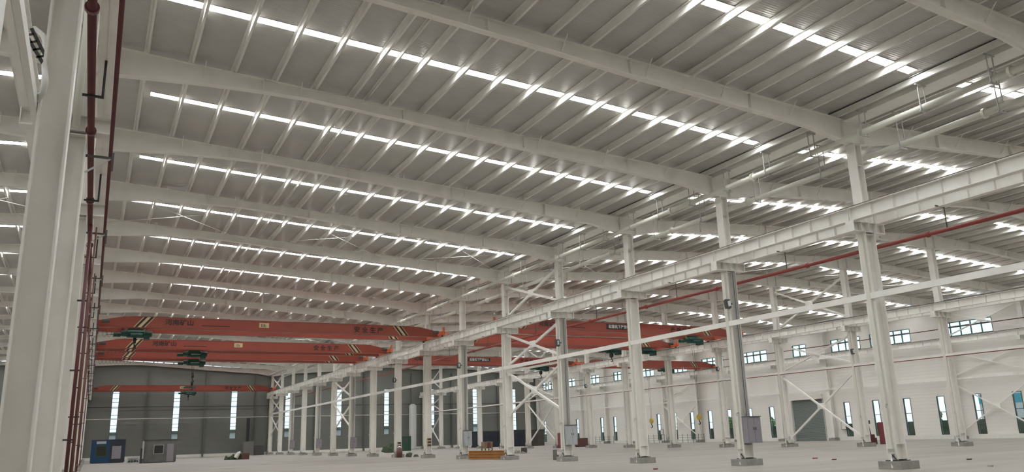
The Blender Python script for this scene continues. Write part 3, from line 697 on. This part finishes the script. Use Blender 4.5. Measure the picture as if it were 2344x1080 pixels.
# orange I-beams stacked beside the middle row
g0, g1 = Vector((26.2, 58.0, 0)), Vector((27.5, 54.5, 0)); dr_ = (g1-g0).normalized(); pr_ = Vector((-dr_.y, dr_.x, 0)); L_ = (g1-g0).length
def ibeam_mesh(ln):
    b = MB(); b.box(0, -.11, 0, ln, .11, .025).box(0, -.11, .175, ln, .11, .20).box(0, -.012, .02, ln, .012, .18); return recalc(b.mesh('steel_section', 'timber_orange'))
im = ibeam_mesh(L_); ang = math.atan2(dr_.y, dr_.x)
nm3 = ['bottom', 'middle', 'top']
for k in range(3):
    for j in range(3):
        p = g0 + pr_*(.26*j-.1)
        thing('steel_section', 'orange I-section bar in the floor stack, %s layer, %s' % (nm3[k], ['front', 'centre', 'back'][j]), 'steel bar', (p.x, p.y, .04+.205*k), ang, 'orange bars stacked beside the middle row', im)
solo('strap', MB().tube([(0, -.2, .66), (.02, 0, .68), (.05, .1, .5), (-.03, .12, .35), (.02, .16, .25)], .025, 6), 'black', 'black strap lying over the orange steel stack', 'strap', (27.1, 56.1, 0))
t = thing('wooden_crate', 'small square wooden crate with a rusty front behind the orange steel stack', 'crate', (35.6, 75, 0))
part('body', MB().box(0, 0, .55, .85, .9, 1.2), 'wood', t); part('front_panel', MB().box(.25, -.03, .58, .62, -.001, 1.15), 'brown_paint', t)
part('stand', MB().box(0, 0, 0, .08, .08, .55).box(.77, 0, 0, .85, .08, .55).box(0, .82, 0, .08, .9, .55).box(.77, .82, 0, .85, .9, .55), 'dark_steel', t)
heap('pale rubble heap to the right of the small wooden crate', 37.6, 74, 34, 1.6, 'rubble', .4)
heap('flat pale rubble scatter behind the orange steel stack', 36.2, 70.5, 26, 2.0, 'rubble', .22)
solo('welding_block', MB().box(-.14, -.1, 0, .06, .1, .68).box(.0, -.12, 0, .2, .12, .34), 'cabin_grey', 'dark upright broken block on the floor just behind the fourth middle row column', 'block', (27.95, 47.9, 0), .3)
solo('concrete_cube', MB().box(0, 0, 0, .45, .4, .5), 'dark_steel', 'small dark cube on the floor between the middle and third rows', 'block', (39.2, 73.5, 0), .2)
t = thing('tool_chest', 'long dark maroon chest behind the fourth middle row column', 'chest', (58.2, 93.5, 0), 0)
part('body', MB().box(0, 0, .1, 1.9, 1.0, 1.05), 'brown_paint', t); part('lid', MB().box(-.03, -.03, 1.05, 1.93, 1.03, 1.15), 'dark_steel', t); part('skid', MB().box(.1, 0, 0, 1.8, .1, .1).box(.1, .9, 0, 1.8, 1, .1), 'dark_steel', t)
solo('sheet_panel', MB().box(0, 0, 0, .55, .05, 1.9), 'red_paint', 'upright red sheet leaning by a third row column in the braced bay', 'panel', (XC-.42, YF[13]-.75, 0))
# red locker and drilling machine near the right wall
t = thing('tool_locker', 'tall crimson locker behind the nearest middle row column', 'cabinet', (61.3, 48.3, 0), 0)
part('body', MB().box(0, 0, .04, .95, .6, 1.86), 'red_paint', t); part('door', MB().box(.03, -.03, .1, .92, -.001, 1.8), 'red_paint', t); part('feet', MB().box(0, 0, 0, .95, .6, .04), 'dark_steel', t)
t = thing('drilling_machine', 'dark pillar drilling machine on a maroon base left of the crimson locker', 'machine', (60.9, 49.6, 0))
part('base', MB().box(-.5, -.3, 0, .55, .4, .55).box(-.4, -.2, .55, .45, .3, .85), 'brown_paint', t)
part('pillar', MB().tube([(.1, 0, .85), (.0, 0, 1.5), (-.15, 0, 2.1)], [.12, .1, .12], 10), 'dark_steel', t)
part('head', MB().box(-.3, -.18, 1.75, .1, .2, 2.05).tube([(-.15, 0, 2.05), (-.15, 0, 2.32)], .11, 10), 'hoist_green', t)
part('handwheel', MB().tube([(-.42+.24*math.cos(a*math.pi/6), -.22, 1.35+.24*math.sin(a*math.pi/6)) for a in range(13)], .016, 6).bar((-.66, -.22, 1.35), (-.18, -.22, 1.35), .02, .02), 'dark_steel', t)
# litter on the near floor
solo('litter_scrap', MB().prism([(0, 0), (.22, -.03), (.27, .12), (.06, .15)], 'z', 0, .05), 'black', 'small black scrap lying on the open floor at the right', 'scrap', (34.6, 23.1, 0), .4)
for x, y, lab, m in ((22.4, 29.6, 'reddish crumb of brick on the near floor at bottom centre', 'red_paint'), (33.9, 31.2, 'reddish paper scrap on the floor right of the second middle row column', 'red_paint'), (32.8, 28.9, 'tiny red-brown scrap nearest the first middle row column', 'brown_paint'), (29.6, 18.9, 'small pale stone chip on the floor at the lower right', 'rubble')):
    solo('litter_scrap', MB().prism([(0, 0), (.2, -.05), (.26, .08), (.1, .16), (-.03, .1)], 'z', 0, .06), m, lab, 'scrap', (x, y, 0), random.random())
# switch boxes on the wall columns and a railing
for k, lab in ((8, 'small pale switch box on the wall right of the roller door'), (11, 'small framed switch box on the wall row column left of the roller door'), (14, 'small switch box with yellow stripe far along the right wall')):
    t = thing('switch_box', lab, 'switch box', (XD-.02 if k != 8 else WALL_D-.301, {8: 67.4, 11: YF[11]-.6, 14: YF[14]+.75}[k], 1.2))
    part('body', MB().box(-.1, -.35, 0, .3, .35, .85), 'dark_steel', t); part('door', MB().box(-.13, -.29, .06, -.101, .29, .79), 'plinth_paint', t)
for i, (y0, y1) in enumerate(((90.5, 96.5), (99.5, 103.5), (113.0, 118.5))):
    b = MB()
    for z in (.35, .7, 1.05): b.box(77.2, y0, z, 77.23, y1, z+.03)
    n = int((y1-y0)/1.2)
    for k in range(n+1): yy = y0+(y1-y0-.04)*k/n; b.box(77.19, yy, 0, 77.24, yy+.04, 1.25)
    solo('guard_railing', b, 'dark_steel', 'thin dark guard railing before the right wall, %s' % nth(i), 'railing')

# ---------------------------------------------------------------- outside, seen through the slit windows
def tree(x, y, h, lab):
    t = thing('tree', lab, 'tree', (x, y, -.22))
    part('trunk', MB().tube([(0, 0, 0), (.1, 0, h*.3), (0, .1, h*.6)], [.18, .13, .06], 8), 'outside_bark', t)
    b = MB()
    for k in range(90):
        a = random.random()*6.28; q = random.random(); z = h*(.35+.6*q); d = math.sqrt(random.random())*h*.3*math.sin(math.pi*(.12+.8*q)); s_ = h*(.035+.045*random.random())
        px, py = d*math.cos(a), d*math.sin(a); e1 = .1*random.random()
        b.tube([(px, py, z-s_), (px+e1, py, z-s_*.3), (px, py+e1, z+s_*.5), (px+e1, py, z+s_)], [s_*.2, s_, s_*.8, s_*.15], 6)
    part('foliage', b, 'outside_leaf', t)
for i, (x, y, h) in enumerate(((116, 82, 4.2), (120, 92, 4.6), (124, 107, 4.4), (130, 118, 4.6), (134, 135, 4.8), (138, 152, 5.0))):
    tree(x, y, h, 'green tree outside the slit windows of the right wall, %s' % nth(i))
solo('boundary_hedge', MB().box(0, 0, 0, .8, 150, 2.15), 'tarp_green', 'long dark hedge outside, filling the lower slit windows of the right wall', 'hedge', (90, 10, -.22))
t = thing('outbuilding', 'pale low building with blue band outside the right wall windows', 'building', (112, 50, -.22))
part('walls', MB().box(0, 0, 0, 12, 22, 6.5), 'outside_render', t); part('band', MB().box(-.05, -.05, 4.3, 0, 22, 5.5), 'outside_blue', t); part('roof_slab', MB().box(-.4, -.4, 6.5, 12.4, 22.4, 6.9), 'outside_render', t)
t = thing('outbuilding', 'long grey building outside the back wall windows', 'building', (-20, 175, -.22))
part('walls', MB().box(0, 0, 0, 110, 10, 4.6), 'outside_render', t); part('roof_slab', MB().box(-.5, -.5, 4.6, 110.5, 10.5, 5), 'outside_ground', t)
